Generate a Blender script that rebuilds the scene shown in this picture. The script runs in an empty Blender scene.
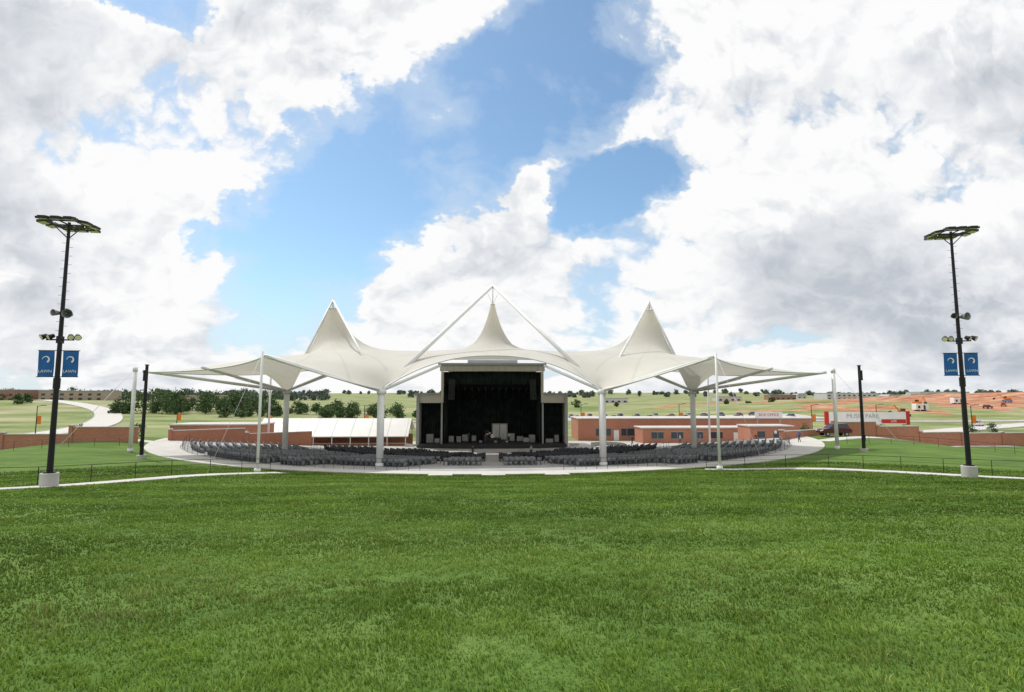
import bpy, math, random
import numpy as np
from mathutils import Vector, Matrix
from mathutils.geometry import delaunay_2d_cdt
random.seed(7); np.random.seed(7)
rad = math.radians
scene = bpy.context.scene
COL = scene.collection

# ------------------------------------------------------------------ noise / terrain
_T = np.random.RandomState(3).rand(256, 256)
def vn(x, y, s, o=0.0):
    x = np.asarray(x, float)/s+o; y = np.asarray(y, float)/s+o*1.7
    xi = np.floor(x).astype(int); yi = np.floor(y).astype(int)
    fx = x-xi; fy = y-yi
    fx = fx*fx*(3-2*fx); fy = fy*fy*(3-2*fy)
    a = _T[xi & 255, yi & 255]; b = _T[(xi+1) & 255, yi & 255]
    c = _T[xi & 255, (yi+1) & 255]; d = _T[(xi+1) & 255, (yi+1) & 255]
    return (a*(1-fx)+b*fx)*(1-fy)+(c*(1-fx)+d*fx)*fy
def sst(a, b, x):
    t = np.clip((x-a)/(b-a), 0, 1); return t*t*(3-2*t)
SC = 95.0    # stage centre (y)
PY = [-6000, -300, -60, -30, 0, 45, 60, 80, 110, 350, 600, 1000, 2000, 4500, 7000]
PZ = [-6, -3, 0.9, 0.6, -1.8, -6.6, -7.3, -8.2, -9.8, -9.8, -7.0, -3.0, 1.0, 7, 9]
def H(x, y):
    x = np.asarray(x, float); y = np.asarray(y, float)
    P = np.interp(y, PY, PZ)
    r = np.hypot(x, np.maximum(0, SC-y))
    C = np.where(r < 50, -9.9+0.0786*np.maximum(r-8, 0), -6.6+0.107*(r-50))
    w = (1-sst(50, 76, r))*(1-sst(82, 100, y))
    z = P+(C-P)*w
    d = np.hypot(x, y)
    amp = sst(120, 500, d)*1.6+sst(700, 2500, d)*9
    z = z+amp*(vn(x, y, 190, 5)-0.5)*1.6+sst(900, 3000, d)*10*(vn(x, y, 900, 9)-.3)
    # graded dirt hill on the right, low rise on the left
    z = z+10.5*np.exp(-(((x-430)/200)**2+((y-400)/130)**2))*(.55+.5*vn(x, y, 45, 3)+.4*vn(x, y, 17, 6))
    z = z+4.0*np.exp(-(((x-190)/90)**2+((y-300)/60)**2))+5.5*np.exp(-(((x+330)/150)**2+((y-380)/90)**2))
    lawn = (1-sst(52, 60, y))*sst(50, 56, r)
    z = z+0.16*(vn(x, y, 7, 2)-.5)*lawn
    return z
def h(x, y): return float(H(x, y))

# ------------------------------------------------------------------ materials
def newmat(name):
    m = bpy.data.materials.new(name); m.use_nodes = True
    nt = m.node_tree; return m, nt, nt.nodes["Principled BSDF"]
def mat(name, col, rough=0.7, var=0.15, scale=3.0, metal=0.0, bump=0.0, spec=0.3):
    m, nt, b = newmat(name)
    b.inputs["Roughness"].default_value = rough
    b.inputs["Metallic"].default_value = metal
    b.inputs["Specular IOR Level"].default_value = spec
    g = nt.nodes.new("ShaderNodeNewGeometry")
    n = nt.nodes.new("ShaderNodeTexNoise"); n.inputs["Scale"].default_value = scale; n.inputs["Detail"].default_value = 4
    nt.links.new(g.outputs["Position"], n.inputs["Vector"])
    r = nt.nodes.new("ShaderNodeValToRGB")
    r.color_ramp.elements[0].position = .3; r.color_ramp.elements[1].position = .7
    r.color_ramp.elements[0].color = (*[c*(1-var) for c in col], 1)
    r.color_ramp.elements[1].color = (*[min(1, c*(1+var)) for c in col], 1)
    nt.links.new(n.outputs["Fac"], r.inputs["Fac"]); nt.links.new(r.outputs["Color"], b.inputs["Base Color"])
    if bump:
        bp = nt.nodes.new("ShaderNodeBump"); bp.inputs["Strength"].default_value = bump
        nt.links.new(n.outputs["Fac"], bp.inputs["Height"]); nt.links.new(bp.outputs["Normal"], b.inputs["Normal"])
    return m
def brickmat(name, c1, c2, mortar):
    m, nt, b = newmat(name); b.inputs["Roughness"].default_value = .85
    g = nt.nodes.new("ShaderNodeNewGeometry"); s = nt.nodes.new("ShaderNodeSeparateXYZ"); c = nt.nodes.new("ShaderNodeCombineXYZ")
    a = nt.nodes.new("ShaderNodeMath"); a.operation = 'ADD'
    nt.links.new(g.outputs["Position"], s.inputs[0])
    nt.links.new(s.outputs[0], a.inputs[0]); nt.links.new(s.outputs[1], a.inputs[1])
    nt.links.new(a.outputs[0], c.inputs[0]); nt.links.new(s.outputs[2], c.inputs[1])
    br = nt.nodes.new("ShaderNodeTexBrick"); br.inputs["Scale"].default_value = 2.2
    br.inputs["Color1"].default_value = (*c1, 1); br.inputs["Color2"].default_value = (*c2, 1); br.inputs["Mortar"].default_value = (*mortar, 1)
    br.inputs["Mortar Size"].default_value = .012
    nt.links.new(c.outputs[0], br.inputs["Vector"])
    n = nt.nodes.new("ShaderNodeTexNoise"); n.inputs["Scale"].default_value = .35; n.inputs["Detail"].default_value = 4
    nt.links.new(g.outputs["Position"], n.inputs["Vector"])
    mx = nt.nodes.new("ShaderNodeMix"); mx.data_type = 'RGBA'; mx.blend_type = 'MULTIPLY'; mx.inputs[0].default_value = .3
    nt.links.new(br.outputs["Color"], mx.inputs[6]); nt.links.new(n.outputs["Fac"], mx.inputs[7])
    nt.links.new(mx.outputs[2], b.inputs["Base Color"]); return m

M_conc = mat("concrete", (.44, .43, .41), .85, .12, .8)
M_conc_l = mat("light_concrete", (.52, .505, .475), .85, .10, .7)
M_conc_g = mat("terrace_concrete", (.36, .36, .355), .85, .18, .6)
M_asph = mat("asphalt", (.06, .06, .06), .9, .2, 1)
M_white = mat("white_paint", (.76, .76, .74), .45, .05, .6)
M_steelw = mat("white_steel", (.72, .72, .70), .4, .05, .8)
M_black = mat("black_paint", (.012, .012, .014), .45, .2, 2)
M_dark = mat("dark_metal", (.03, .03, .033), .5, .2, 2)
M_grey = mat("grey_metal", (.35, .36, .37), .5, .1, 2, metal=.4)
M_seatg = mat("seat_grey", (.19, .195, .205), .65, .25, .5, spec=.15)
M_seatd = mat("seat_dark", (.05, .053, .06), .65, .25, 1.5, spec=.15)
M_brick = brickmat("orange_brick", (.53, .21, .12), (.44, .155, .085), (.50, .38, .31))
M_cream = mat("cream_stucco", (.56, .53, .46), .8, .06, .5)
M_greyclad = mat("grey_cladding", (.36, .37, .38), .6, .08, .4)
M_glass = mat("window_glass", (.03, .04, .05), .08, .1, .5, spec=.6)
M_cloth = mat("black_curtain", (.018, .027, .026), .9, .5, .8)
M_blue = mat("banner_blue", (.015, .115, .36), .6, .06, 1)
M_orange = mat("orange_banner", (.75, .20, .03), .6, .05, 1)
M_red = mat("red_panel", (.50, .03, .02), .5, .05, 1)
M_lens = mat("lamp_lens", (.92, .80, .60), .35, .03, 3, spec=.3)
M_bark = mat("bark", (.10, .075, .05), .9, .2, 2)
M_rubber = mat("rubber", (.02, .02, .02), .8, .1, 4)

def foliage(name, a, b):
    m, nt, bs = newmat(name); bs.inputs["Roughness"].default_value = .7; bs.inputs["Specular IOR Level"].default_value = .15
    at = nt.nodes.new("ShaderNodeAttribute"); at.attribute_name = "rnd"
    r = nt.nodes.new("ShaderNodeValToRGB"); r.color_ramp.elements[0].color = (*a, 1); r.color_ramp.elements[1].color = (*b, 1)
    nt.links.new(at.outputs["Fac"], r.inputs[0]); nt.links.new(r.outputs[0], bs.inputs["Base Color"]); return m
M_leaf = foliage("leaves", (.045, .085, .035), (.12, .18, .07))
M_leaf_hazed = foliage("leaves_hazed", (.10, .135, .12), (.16, .20, .15))  # distance haze put into the leaf colour, paler than the near leaves

# ------------------------------------------------------------------ mesh builder
class MB:
    def __init__(s): s.v = []; s.f = []; s.m = []
    def add(s, vs, fs, mi=0):
        o = len(s.v); s.v += [tuple(v) for v in vs]; s.f += [tuple(o+i for i in f) for f in fs]; s.m += [mi]*len(fs)
    def box(s, x0, x1, y0, y1, z0, z1, mi=0, M=None):
        vs = [Vector(p) for p in ((x0, y0, z0), (x1, y0, z0), (x1, y1, z0), (x0, y1, z0), (x0, y0, z1), (x1, y0, z1), (x1, y1, z1), (x0, y1, z1))]
        if M is not None: vs = [M @ v for v in vs]
        s.add(vs, [(0, 3, 2, 1), (4, 5, 6, 7), (0, 1, 5, 4), (1, 2, 6, 5), (2, 3, 7, 6), (3, 0, 4, 7)], mi)
    def tube(s, p0, p1, r0, r1=None, n=10, mi=0, cap=True):
        if r1 is None: r1 = r0
        p0 = Vector(p0); p1 = Vector(p1); d = (p1-p0)
        if d.length < 1e-6: return
        d.normalize(); a = d.orthogonal().normalized(); b = d.cross(a)
        vs = []
        for p, r in ((p0, r0), (p1, r1)):
            for i in range(n):
                t = 2*math.pi*i/n; vs.append(p+a*(r*math.cos(t))+b*(r*math.sin(t)))
        fs = [(i, (i+1) % n, n+(i+1) % n, n+i) for i in range(n)]
        if cap: fs += [tuple(range(n))[::-1], tuple(range(n, 2*n))]
        s.add(vs, fs, mi)
    def prism(s, prof, y0, y1, mi=0, M=None):
        n = len(prof); vs = [Vector((x, y0, z)) for x, z in prof]+[Vector((x, y1, z)) for x, z in prof]
        if M is not None: vs = [M @ v for v in vs]
        s.add(vs, [(i, (i+1) % n, n+(i+1) % n, n+i) for i in range(n)]+[tuple(range(n))[::-1], tuple(range(n, 2*n))], mi)
    def obj(s, name, mats, parent=None, smooth=False, loc=None, rotz=0, bevel=0):
        me = bpy.data.meshes.new(name); me.from_pydata(s.v, [], s.f)
        for m in mats: me.materials.append(m)
        me.polygons.foreach_set("material_index", s.m)
        if smooth: me.polygons.foreach_set("use_smooth", [True]*len(s.f))
        me.update()
        o = bpy.data.objects.new(name, me); COL.objects.link(o)
        if parent: o.parent = parent
        if loc: o.location = loc
        o.rotation_euler[2] = rotz
        if bevel:
            b = o.modifiers.new("bevel", 'BEVEL'); b.width = bevel; b.segments = 2
        return o
def empty(name, loc=(0, 0, 0), rotz=0):
    o = bpy.data.objects.new(name, None); o.location = loc; o.rotation_euler[2] = rotz; COL.objects.link(o); return o
def text(body, size, loc, rot, m, parent, name="lettering", ext=.01):
    c = bpy.data.curves.new(name, 'FONT'); c.body = body; c.size = size; c.extrude = ext; c.align_x = 'CENTER'; c.align_y = 'CENTER'
    c.materials.append(m); o = bpy.data.objects.new(name, c); o.location = loc; o.rotation_euler = rot; COL.objects.link(o); o.parent = parent; return o
def np_mesh(name, verts, polys_list, mats, attr=None):
    me = bpy.data.meshes.new(name); me.vertices.add(len(verts)); me.vertices.foreach_set("co", verts.astype(np.float32).ravel())
    loops = np.concatenate([p.ravel() for p in polys_list]); tot = np.concatenate([np.full(len(p), p.shape[1]) for p in polys_list])
    st = np.concatenate([[0], np.cumsum(tot)[:-1]])
    me.loops.add(len(loops)); me.loops.foreach_set("vertex_index", loops.astype(np.int32))
    me.polygons.add(len(tot)); me.polygons.foreach_set("loop_start", st.astype(np.int32))
    try: me.polygons.foreach_set("loop_total", tot.astype(np.int32))
    except Exception: pass
    if attr:
        for k, val in attr.items():
            a = me.attributes.new(k, 'FLOAT', 'POINT'); a.data.foreach_set("value", val.astype(np.float32))
    for m in mats: me.materials.append(m)
    me.update(calc_edges=True); me.validate()
    o = bpy.data.objects.new(name, me); COL.objects.link(o); return o

# ------------------------------------------------------------------ ground sheet
def axis(lo, hi, step, far, g=1.13):
    a = list(np.arange(lo, hi+.01, step)); s = step; x = hi
    while x < far: s *= g; x += s; a.append(x)
    s = step; x = lo; b = []
    while x > -far: s *= g; x -= s; b.append(x)
    return np.array(b[::-1]+a)
xs = axis(-130, 130, 2, 6500, 1.05); ys = axis(-30, 200, 2, 6500, 1.04)
X, Y = np.meshgrid(xs, ys); Z = H(X, Y)
nx, ny = len(xs), len(ys); idx = np.arange(nx*ny).reshape(ny, nx)
q = np.stack([idx[:-1, :-1], idx[:-1, 1:], idx[1:, 1:], idx[1:, :-1]], -1).reshape(-1, 4)

def grass_color_nodes(nt, far=True):
    L = nt.links.new
    g = nt.nodes.new("ShaderNodeNewGeometry")
    def noise(scale, det=4, rough=.55, sc=(1, 1, 1)):
        mp = nt.nodes.new("ShaderNodeMapping"); mp.inputs["Scale"].default_value = sc; L(g.outputs["Position"], mp.inputs[0])
        n = nt.nodes.new("ShaderNodeTexNoise"); n.inputs["Scale"].default_value = scale; n.inputs["Detail"].default_value = det; n.inputs["Roughness"].default_value = rough
        L(mp.outputs[0], n.inputs["Vector"]); return n.outputs["Fac"]
    return g, noise
def ramp(nt, fac, stops):
    r = nt.nodes.new("ShaderNodeValToRGB"); e = r.color_ramp.elements
    while len(e) < len(stops): e.new(.5)
    for i, (p, c) in enumerate(stops): e[i].position = p; e[i].color = (*c, 1) if len(c) == 3 else c
    nt.links.new(fac, r.inputs[0]); return r.outputs[0]
def mixc(nt, fac, a, b, mode='MIX'):
    mx = nt.nodes.new("ShaderNodeMix"); mx.data_type = 'RGBA'; mx.blend_type = mode
    for s, v in ((mx.inputs[0], fac), (mx.inputs[6], a), (mx.inputs[7], b)):
        if isinstance(v, (int, float)): s.default_value = v
        elif isinstance(v, tuple): s.default_value = (*v, 1)
        else: nt.links.new(v, s)
    return mx.outputs[2]
def mth(nt, op, a, b=None, c=None, clamp=False):
    n = nt.nodes.new("ShaderNodeMath"); n.operation = op; n.use_clamp = clamp
    for i, v in enumerate((a, b, c)):
        if v is None: continue
        if isinstance(v, (int, float)): n.inputs[i].default_value = v
        else: nt.links.new(v, n.inputs[i])
    return n.outputs[0]
def sstep(nt, val, a, b, lo=0., hi=1.):
    n = nt.nodes.new("ShaderNodeMapRange"); n.interpolation_type = 'SMOOTHSTEP'
    nt.links.new(val, n.inputs[0]); n.inputs[1].default_value = a; n.inputs[2].default_value = b; n.inputs[3].default_value = lo; n.inputs[4].default_value = hi
    return n.outputs[0]

M_ground, nt, bs = newmat("ground_grass")
g, noise = grass_color_nodes(nt)
sp = nt.nodes.new("ShaderNodeSeparateXYZ"); nt.links.new(g.outputs["Position"], sp.inputs[0])
near = ramp(nt, noise(.22, 6, .65, (1, 1.5, 1)), [(.3, (.075, .140, .025)), (.5, (.115, .195, .04)), (.7, (.165, .245, .06))])
fine = ramp(nt, noise(9, 3, .7), [(.25, (.5, .53, .5)), (.75, (1.1, 1.1, 1.1))])
near = mixc(nt, 1.0, near, fine, 'MULTIPLY')
farc = ramp(nt, noise(.022, 7, .68, (1, 1.8, 1)), [(.28, (.07, .11, .04)), (.40, (.15, .20, .065)), (.50, (.23, .26, .11)), (.60, (.33, .32, .19)), (.70, (.42, .33, .23)), (.78, (.40, .22, .14))])
farm = sstep(nt, sp.outputs[1], 92, 130)
col = mixc(nt, farm, near, farc)
dx = mth(nt, 'MULTIPLY', mth(nt, 'SUBTRACT', sp.outputs[0], 430), 1/270.)
dy = mth(nt, 'MULTIPLY', mth(nt, 'SUBTRACT', sp.outputs[1], 360), 1/210.)
dd = mth(nt, 'SQRT', mth(nt, 'ADD', mth(nt, 'MULTIPLY', dx, dx), mth(nt, 'MULTIPLY', dy, dy)))
dd = mth(nt, 'ADD', dd, mth(nt, 'MULTIPLY', mth(nt, 'SUBTRACT', noise(.026, 7, .62), .5), 2.6))
dirt = sstep(nt, dd, 1.02, .88)
col = mixc(nt, dirt, col, ramp(nt, noise(.07, 7, .7, (1, 2.6, 1)), [(.34, (.17, .075, .04)), (.44, (.34, .14, .08)), (.54, (.44, .22, .13)), (.62, (.48, .33, .23)), (.72, (.55, .47, .38))]))
nt.links.new(col, bs.inputs["Base Color"]); bs.inputs["Roughness"].default_value = .9; bs.inputs["Specular IOR Level"].default_value = .1
ground = np_mesh("ground", np.stack([X, Y, Z], -1).reshape(-1, 3), [q], [M_ground])
ground.data.polygons.foreach_set("use_smooth", [True]*len(ground.data.polygons))

# ------------------------------------------------------------------ sheets
def catmull(pts, step=2.0):
    pts = [Vector((p[0], p[1])) for p in pts]; P = [pts[0]*2-pts[1]]+pts+[pts[-1]*2-pts[-2]]; out = []
    for i in range(1, len(P)-2):
        n = max(2, int((P[i+1]-P[i]).length/step))
        for k in range(n):
            t = k/n; a, b, c, d = P[i-1], P[i], P[i+1], P[i+2]
            out.append(.5*((2*b)+(c-a)*t+(2*a-5*b+4*c-d)*t*t+(3*b-a-3*c+d)*t**3))
    out.append(pts[-1]); return out
def strip(name, pts, width, off, m, kerb=None):
    c = catmull(pts); b = MB(); rows = []
    ks = [-.5, -.25, 0, .25, .5]
    for i, p in enumerate(c):
        t = (c[min(i+1, len(c)-1)]-c[max(i-1, 0)]).normalized(); n = Vector((-t.y, t.x)); row = []
        for k in ks:
            w = p+n*(k*width); row.append((w.x, w.y, h(w.x, w.y)+off))
        e0 = p-n*(width*.5+.02); e1 = p+n*(width*.5+.02)
        row = [(e0.x, e0.y, h(e0.x, e0.y)-.3)]+row+[(e1.x, e1.y, h(e1.x, e1.y)-.3)]; rows.append(row)
    w = len(rows[0]); vs = [v for r in rows for v in r]
    fs = [(i*w+j, i*w+j+1, (i+1)*w+j+1, (i+1)*w+j) for i in range(len(rows)-1) for j in range(w-1)]
    b.add(vs, fs)
    o = b.obj(name, [m]); 
    if kerb:
        k2 = MB()
        for s in (-1, 1):
            prev = None
            for i, p in enumerate(c):
                t = (c[min(i+1, len(c)-1)]-c[max(i-1, 0)]).normalized(); n = Vector((-t.y, t.x))
                a = p+n*(s*(width*.5+.03)); d = p+n*(s*(width*.5+.2)); zz = h(a.x, a.y)+off+.12
                cur = [(a.x, a.y, zz-.6), (a.x, a.y, zz), (d.x, d.y, zz), (d.x, d.y, zz-.6)]
                if prev: k2.add(prev+cur, [(0, 1, 5, 4), (1, 2, 6, 5), (2, 3, 7, 6)])
                prev = cur
        k2.obj("kerb", [M_conc_l], parent=o)
    return o
def polar(name, r0, r1, a0, a1, off, m, nr, na, skirt=True):
    rr = np.linspace(r0, r1, nr); aa = np.radians(np.linspace(a0, a1, na)); b = MB(); vs = []
    for a in aa:
        for j, r in enumerate(rr):
            x = r*math.sin(a); y = SC-r*math.cos(a); vs.append((x, y, h(x, y)+off))
    fs = [(i*nr+j, i*nr+j+1, (i+1)*nr+j+1, (i+1)*nr+j) for i in range(na-1) for j in range(nr-1)]
    b.add(vs, fs)
    for i in range(na-1):
        for j in (0, nr-1):
            p, q2 = vs[i*nr+j], vs[(i+1)*nr+j]; b.add([p, q2, (q2[0], q2[1], q2[2]-.5), (p[0], p[1], p[2]-.5)], [(0, 1, 2, 3)])
    return b.obj(name, [m])
polar("seating_terrace", 6, 46.9, -78, 78, .05, M_conc_g, 30, 90)
polar("walkway", 46.95, 50.8, -76, 76, .08, M_conc_l, 4, 100)
def rect_sheet(name, x0, x1, y0, y1, off, m, n=2.5):
    ax = np.linspace(x0, x1, max(2, int((x1-x0)/n))); ay = np.linspace(y0, y1, max(2, int((y1-y0)/n)))
    XX, YY = np.meshgrid(ax, ay); ZZ = H(XX, YY)+off; b = MB()
    vs = np.stack([XX, YY, ZZ], -1).reshape(-1, 3).tolist(); w = len(ax)
    b.add(vs, [(i*w+j, i*w+j+1, (i+1)*w+j+1, (i+1)*w+j) for i in range(len(ay)-1) for j in range(w-1)])
    return b.obj(name, [m])
rect_sheet("plaza_pavement", -48, 88, 86, 114, .03, M_conc)
rect_sheet("parking_lot", 12, 135, 206, 236, .16, M_conc, 4)
LP = [(-17, 44), (-21, 37.5), (-25.5, 28.0), (-33, 21), (-48, 16)]
RP = [(18, 45), (26, 41), (32, 33.5), (40, 26), (55, 20)]
strip("footpath", LP, 1.6, .05, M_conc_l); strip("footpath", RP, 1.6, .05, M_conc_l)
strip("footpath", [(-46, 76), (-60, 79), (-90, 83), (-130, 86)], 2.4, .06, M_conc_l)
strip("footpath", [(46, 74), (62, 80), (90, 92), (130, 98)], 3.0, .06, M_conc_l)
strip("road", [(-175, 92), (-118, 112), (-112, 140), (-135, 190), (-190, 270), (-245, 330), (-330, 400)], 9.5, .25, M_conc_l, kerb=True)
strip("road", [(100, 125), (140, 150), (230, 190), (400, 230)], 8, .2, M_conc_l, kerb=True)
strip("road", [(-60, 190), (0, 200), (90, 200), (160, 185), (230, 190)], 7, .2, M_conc, kerb=True)

# ------------------------------------------------------------------ grass blades
def segdist(px, py, pts):
    d = np.full(px.shape, 1e9)
    for a, b in zip(pts[:-1], pts[1:]):
        ax, ay = a; bx, by = b; t = np.clip(((px-ax)*(bx-ax)+(py-ay)*(by-ay))/((bx-ax)**2+(by-ay)**2), 0, 1)
        d = np.minimum(d, np.hypot(px-ax-t*(bx-ax), py-ay-t*(by-ay)))
    return d
R = np.random.RandomState(11)
N = 600000
e = .7; u_ = R.rand(N); r0, r1 = 2.4, 56.
rr = (r0**e+u_*(r1**e-r0**e))**(1/e); az = np.radians(R.uniform(-56, 59, N))
bx = rr*np.sin(az); by = rr*np.cos(az)
rc = np.hypot(bx, SC-by)
lpc = [(p.x, p.y) for p in catmull(LP, 4)]; rpc = [(p.x, p.y) for p in catmull(RP, 4)]
keep = (rc > 50.95) & (segdist(bx, by, lpc) > .9) & (segdist(bx, by, rpc) > .9)
bx, by, rr = bx[keep], by[keep], rr[keep]; N = len(bx)
bz = H(bx, by)-.01
cl = vn(bx, by, .30, 4)*.5+vn(bx, by, .11, 8)*.5; cl2 = vn(bx, by, 1.6, 6); cl3 = vn(bx, by, .7, 3)
tuft = np.clip((cl-.35)*2.2, 0, 1)
hgt = (.020+.066*tuft+.03*cl3)*(.7+.6*R.rand(N))*(1+rr*.004)
wid = (.0023+.00055*rr)*(.7+.6*R.rand(N))
th = R.rand(N)*2*math.pi; ln = R.rand(N)*.9+.15
lean = 6.28*vn(bx, by, .9, 15)
la = lean+R.normal(0, 1.1, N)
wx, wy = -np.sin(th)*wid, np.cos(th)*wid; lx, ly = np.cos(la)*ln*hgt, np.sin(la)*ln*hgt
V = np.empty((N, 5, 3))
V[:, 0] = np.stack([bx-wx, by-wy, bz], -1); V[:, 1] = np.stack([bx+wx, by+wy, bz], -1)
V[:, 2] = np.stack([bx+wx*.8+lx*.35, by+wy*.8+ly*.35, bz+hgt*.6], -1); V[:, 3] = np.stack([bx-wx*.8+lx*.35, by-wy*.8+ly*.35, bz+hgt*.6], -1)
V[:, 4] = np.stack([bx+lx, by+ly, bz+hgt*(1.05-.3*ln)], -1)
b0 = np.arange(N)*5
Q = np.stack([b0, b0+1, b0+2, b0+3], -1); T = np.stack([b0+3, b0+2, b0+4], -1)
rv = np.clip(.40*R.rand(N)+.34*cl+.22*cl2+.20*(vn(bx, by, 5, 21)-.5), 0, 1)
# patchiness: broad growth patches, shade put into the colour of hollows between tufts, faint mowing passes running across the slope
patch = .40+.36*vn(bx, by, 2.7, 1)+.42*vn(bx, by, 8.0, 7)+.36*cl3+.36*vn(bx, by, 1.3, 12)+.22*tuft
wob = 1.6*vn(bx, by, 14, 5)
mow = 1+.12*np.tanh(3*np.sin((by+wob)*2*math.pi/4.4))
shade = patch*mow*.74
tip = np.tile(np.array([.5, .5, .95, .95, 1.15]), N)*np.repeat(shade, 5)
M_blade, nt, bs = newmat("grass_blades")
at = nt.nodes.new("ShaderNodeAttribute"); at.attribute_name = "rnd"
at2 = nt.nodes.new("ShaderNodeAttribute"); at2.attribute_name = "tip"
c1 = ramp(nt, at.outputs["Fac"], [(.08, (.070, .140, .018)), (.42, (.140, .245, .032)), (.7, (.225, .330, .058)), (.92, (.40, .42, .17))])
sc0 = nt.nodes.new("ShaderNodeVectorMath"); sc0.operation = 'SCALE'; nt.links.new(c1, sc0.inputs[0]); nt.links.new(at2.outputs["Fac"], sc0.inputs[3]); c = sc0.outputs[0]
nt.links.new(c, bs.inputs["Base Color"]); bs.inputs["Roughness"].default_value = .65; bs.inputs["Specular IOR Level"].default_value = .15
tr = nt.nodes.new("ShaderNodeBsdfTranslucent"); nt.links.new(c, tr.inputs[0])
ms = nt.nodes.new("ShaderNodeMixShader"); ms.inputs[0].default_value = .3
nt.links.new(bs.outputs[0], ms.inputs[1]); nt.links.new(tr.outputs[0], ms.inputs[2]); nt.links.new(ms.outputs[0], nt.nodes["Material Output"].inputs[0])
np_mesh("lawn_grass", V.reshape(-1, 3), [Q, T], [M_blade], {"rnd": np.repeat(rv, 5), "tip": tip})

# ------------------------------------------------------------------ seats
def seat_mesh():
    b = MB()
    b.box(-.24, .24, -.02, .02, .42, .84, 0, Matrix.Translation((0, -.22, 0)) @ Matrix.Rotation(rad(8), 4, 'X'))
    b.box(-.23, .23, -.22, .22, .42, .46)
    b.box(-.24, -.21, -.2, .2, 0, .42); b.box(.21, .24, -.2, .2, 0, .42)
    return np.array(b.v), np.array(b.f)
SV, SF = seat_mesh()
for part, (ra, rb) in {"a": (14, 29), "b": (32.5, 45.6)}.items():
    pos = []
    r = ra
    while r < rb:
        lim = 67 if r > 20 else 55
        n = int(2*math.radians(lim)*r/.60)
        for i in range(n):
            a = -lim+2*lim*(i+.5)/n
            sec = (a+lim)/(2*lim)*7; fr = abs(sec-round(sec))*(2*math.radians(lim)/7)*r
            if fr < .9 and 0 < round(sec) < 7: continue
            if abs(a)*math.pi/180*r < .95: continue
            if r > 41.5 and abs(a) < 24: continue
            if r > 36.5 and abs(a) < 12: continue
            if random.random() < .02: continue
            pos.append((math.radians(a+random.uniform(-.12, .12)), r+random.uniform(-.04, .04)))
        r += 1.0
    pos = np.array(pos); ca, sa = np.cos(pos[:, 0]), np.sin(pos[:, 0]); px = pos[:, 1]*sa; py = SC-pos[:, 1]*ca; pz = H(px, py)+.05
    vx = SV[None, :, 0]*ca[:, None]-SV[None, :, 1]*sa[:, None]+px[:, None]
    vy = SV[None, :, 0]*sa[:, None]+SV[None, :, 1]*ca[:, None]+py[:, None]
    vz = SV[None, :, 2]+pz[:, None]
    VV = np.stack([vx, vy, vz], -1).reshape(-1, 3); FF = (SF[None]+(np.arange(len(pos))*len(SV))[:, None, None]).reshape(-1, 4)
    np_mesh("stadium_seats", VV, [FF], [M_seatg if part == "b" else M_seatd])

# ------------------------------------------------------------------ railings
def railing(name, pts, m, hh=1.05, rails=(.35, .7, 1.05), gap=2.4, r=.018, base=.05):
    b = MB(); c = catmull(pts, gap); P = [Vector((p.x, p.y, h(p.x, p.y)+base)) for p in c]
    for p in P: b.tube(p-Vector((0, 0, .1)), p+Vector((0, 0, hh)), r*1.2, n=6)
    for a, d in zip(P[:-1], P[1:]):
        for z in rails: b.tube(a+Vector((0, 0, z)), d+Vector((0, 0, z)), r*(1 if z == rails[-1] else .6), n=5, cap=False)
    return b.obj(name, [m])
def arc(r, a0, a1, n=14): return [(r*math.sin(rad(a)), SC-r*math.cos(rad(a))) for a in np.linspace(a0, a1, n)]
for a0, a1 in ((-74, -46), (-43, -24), (-21, -8), (8, 21), (24, 43), (46, 74)):
    railing("metal_railing", arc(46.7, a0, a1, 6), M_dark)
for a0, a1 in ((-60, -32), (32, 60)):
    railing("metal_railing", arc(30.6, a0, a1, 6), M_dark)
def offs(pts, d):
    out = []
    for i, p in enumerate(pts):
        t = (Vector(pts[min(i+1, len(pts)-1)])-Vector(pts[max(i-1, 0)])).normalized(); out.append((p[0]-t.y*d, p[1]+t.x*d))
    return out
railing("metal_railing", offs(LP, -1.3), M_black, base=0)
railing("metal_railing", offs(RP, 1.3), M_black, base=0)
railing("metal_railing", [(-46, 68), (-60, 62), (-80, 60)], M_dark, base=0)
railing("metal_railing", [(46, 68), (60, 62), (85, 60)], M_dark, base=0)
for xx in (-4.1, .1, 5.2):
    b = MB(); yy = SC-51.4; z = h(xx, yy)
    b.box(xx-.95, xx+.95, yy-.6, yy+.55, z-.3, z+.12); b.box(xx-.95, xx+.95, yy-1.2, yy-.605, z-.3, z+.20)
    b.obj("concrete_steps", [M_conc_l], bevel=.01)

# ------------------------------------------------------------------ pavilion roof
pav = empty("music_pavilion")
peaks = [(0, 72, 12.4), (22.3, 74, 12.0), (-22.3, 74, 12.0)]
lows = [(27.2, 71.5, .7), (-27.2, 71.5, .7)]
C_ = (11.4, 55.0, .55); F_ = (18.7, 44.2, 3.2); O_ = (39.6, 62.0, 2.6); B1 = (37, 90, 3.6); B2 = (13.5, 93.2, 6.2)
def qedge(a, b, bulge, zs, n):
    a = np.array(a); b = np.array(b); d = b-a; nrm = np.array([-d[1], d[0], 0]); nrm /= np.linalg.norm(nrm[:2])
    return [tuple(a+d*t+nrm*bulge*4*t*(1-t)+np.array([0, 0, -zs*4*t*(1-t)])) for t in np.linspace(0, 1, n, endpoint=False)]
right = []
for t in np.linspace(0, 1, 20, endpoint=False):
    x = 11.4*t; right.append((x, 55+3*(1-t*t), .55+3.75*(1-t**2.3)))
right += qedge(C_, F_, -.9, .35, 18)
right += qedge(F_, O_, 1.8, .25, 34)
right += qedge(O_, B1, 2.5, .3, 34)
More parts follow.
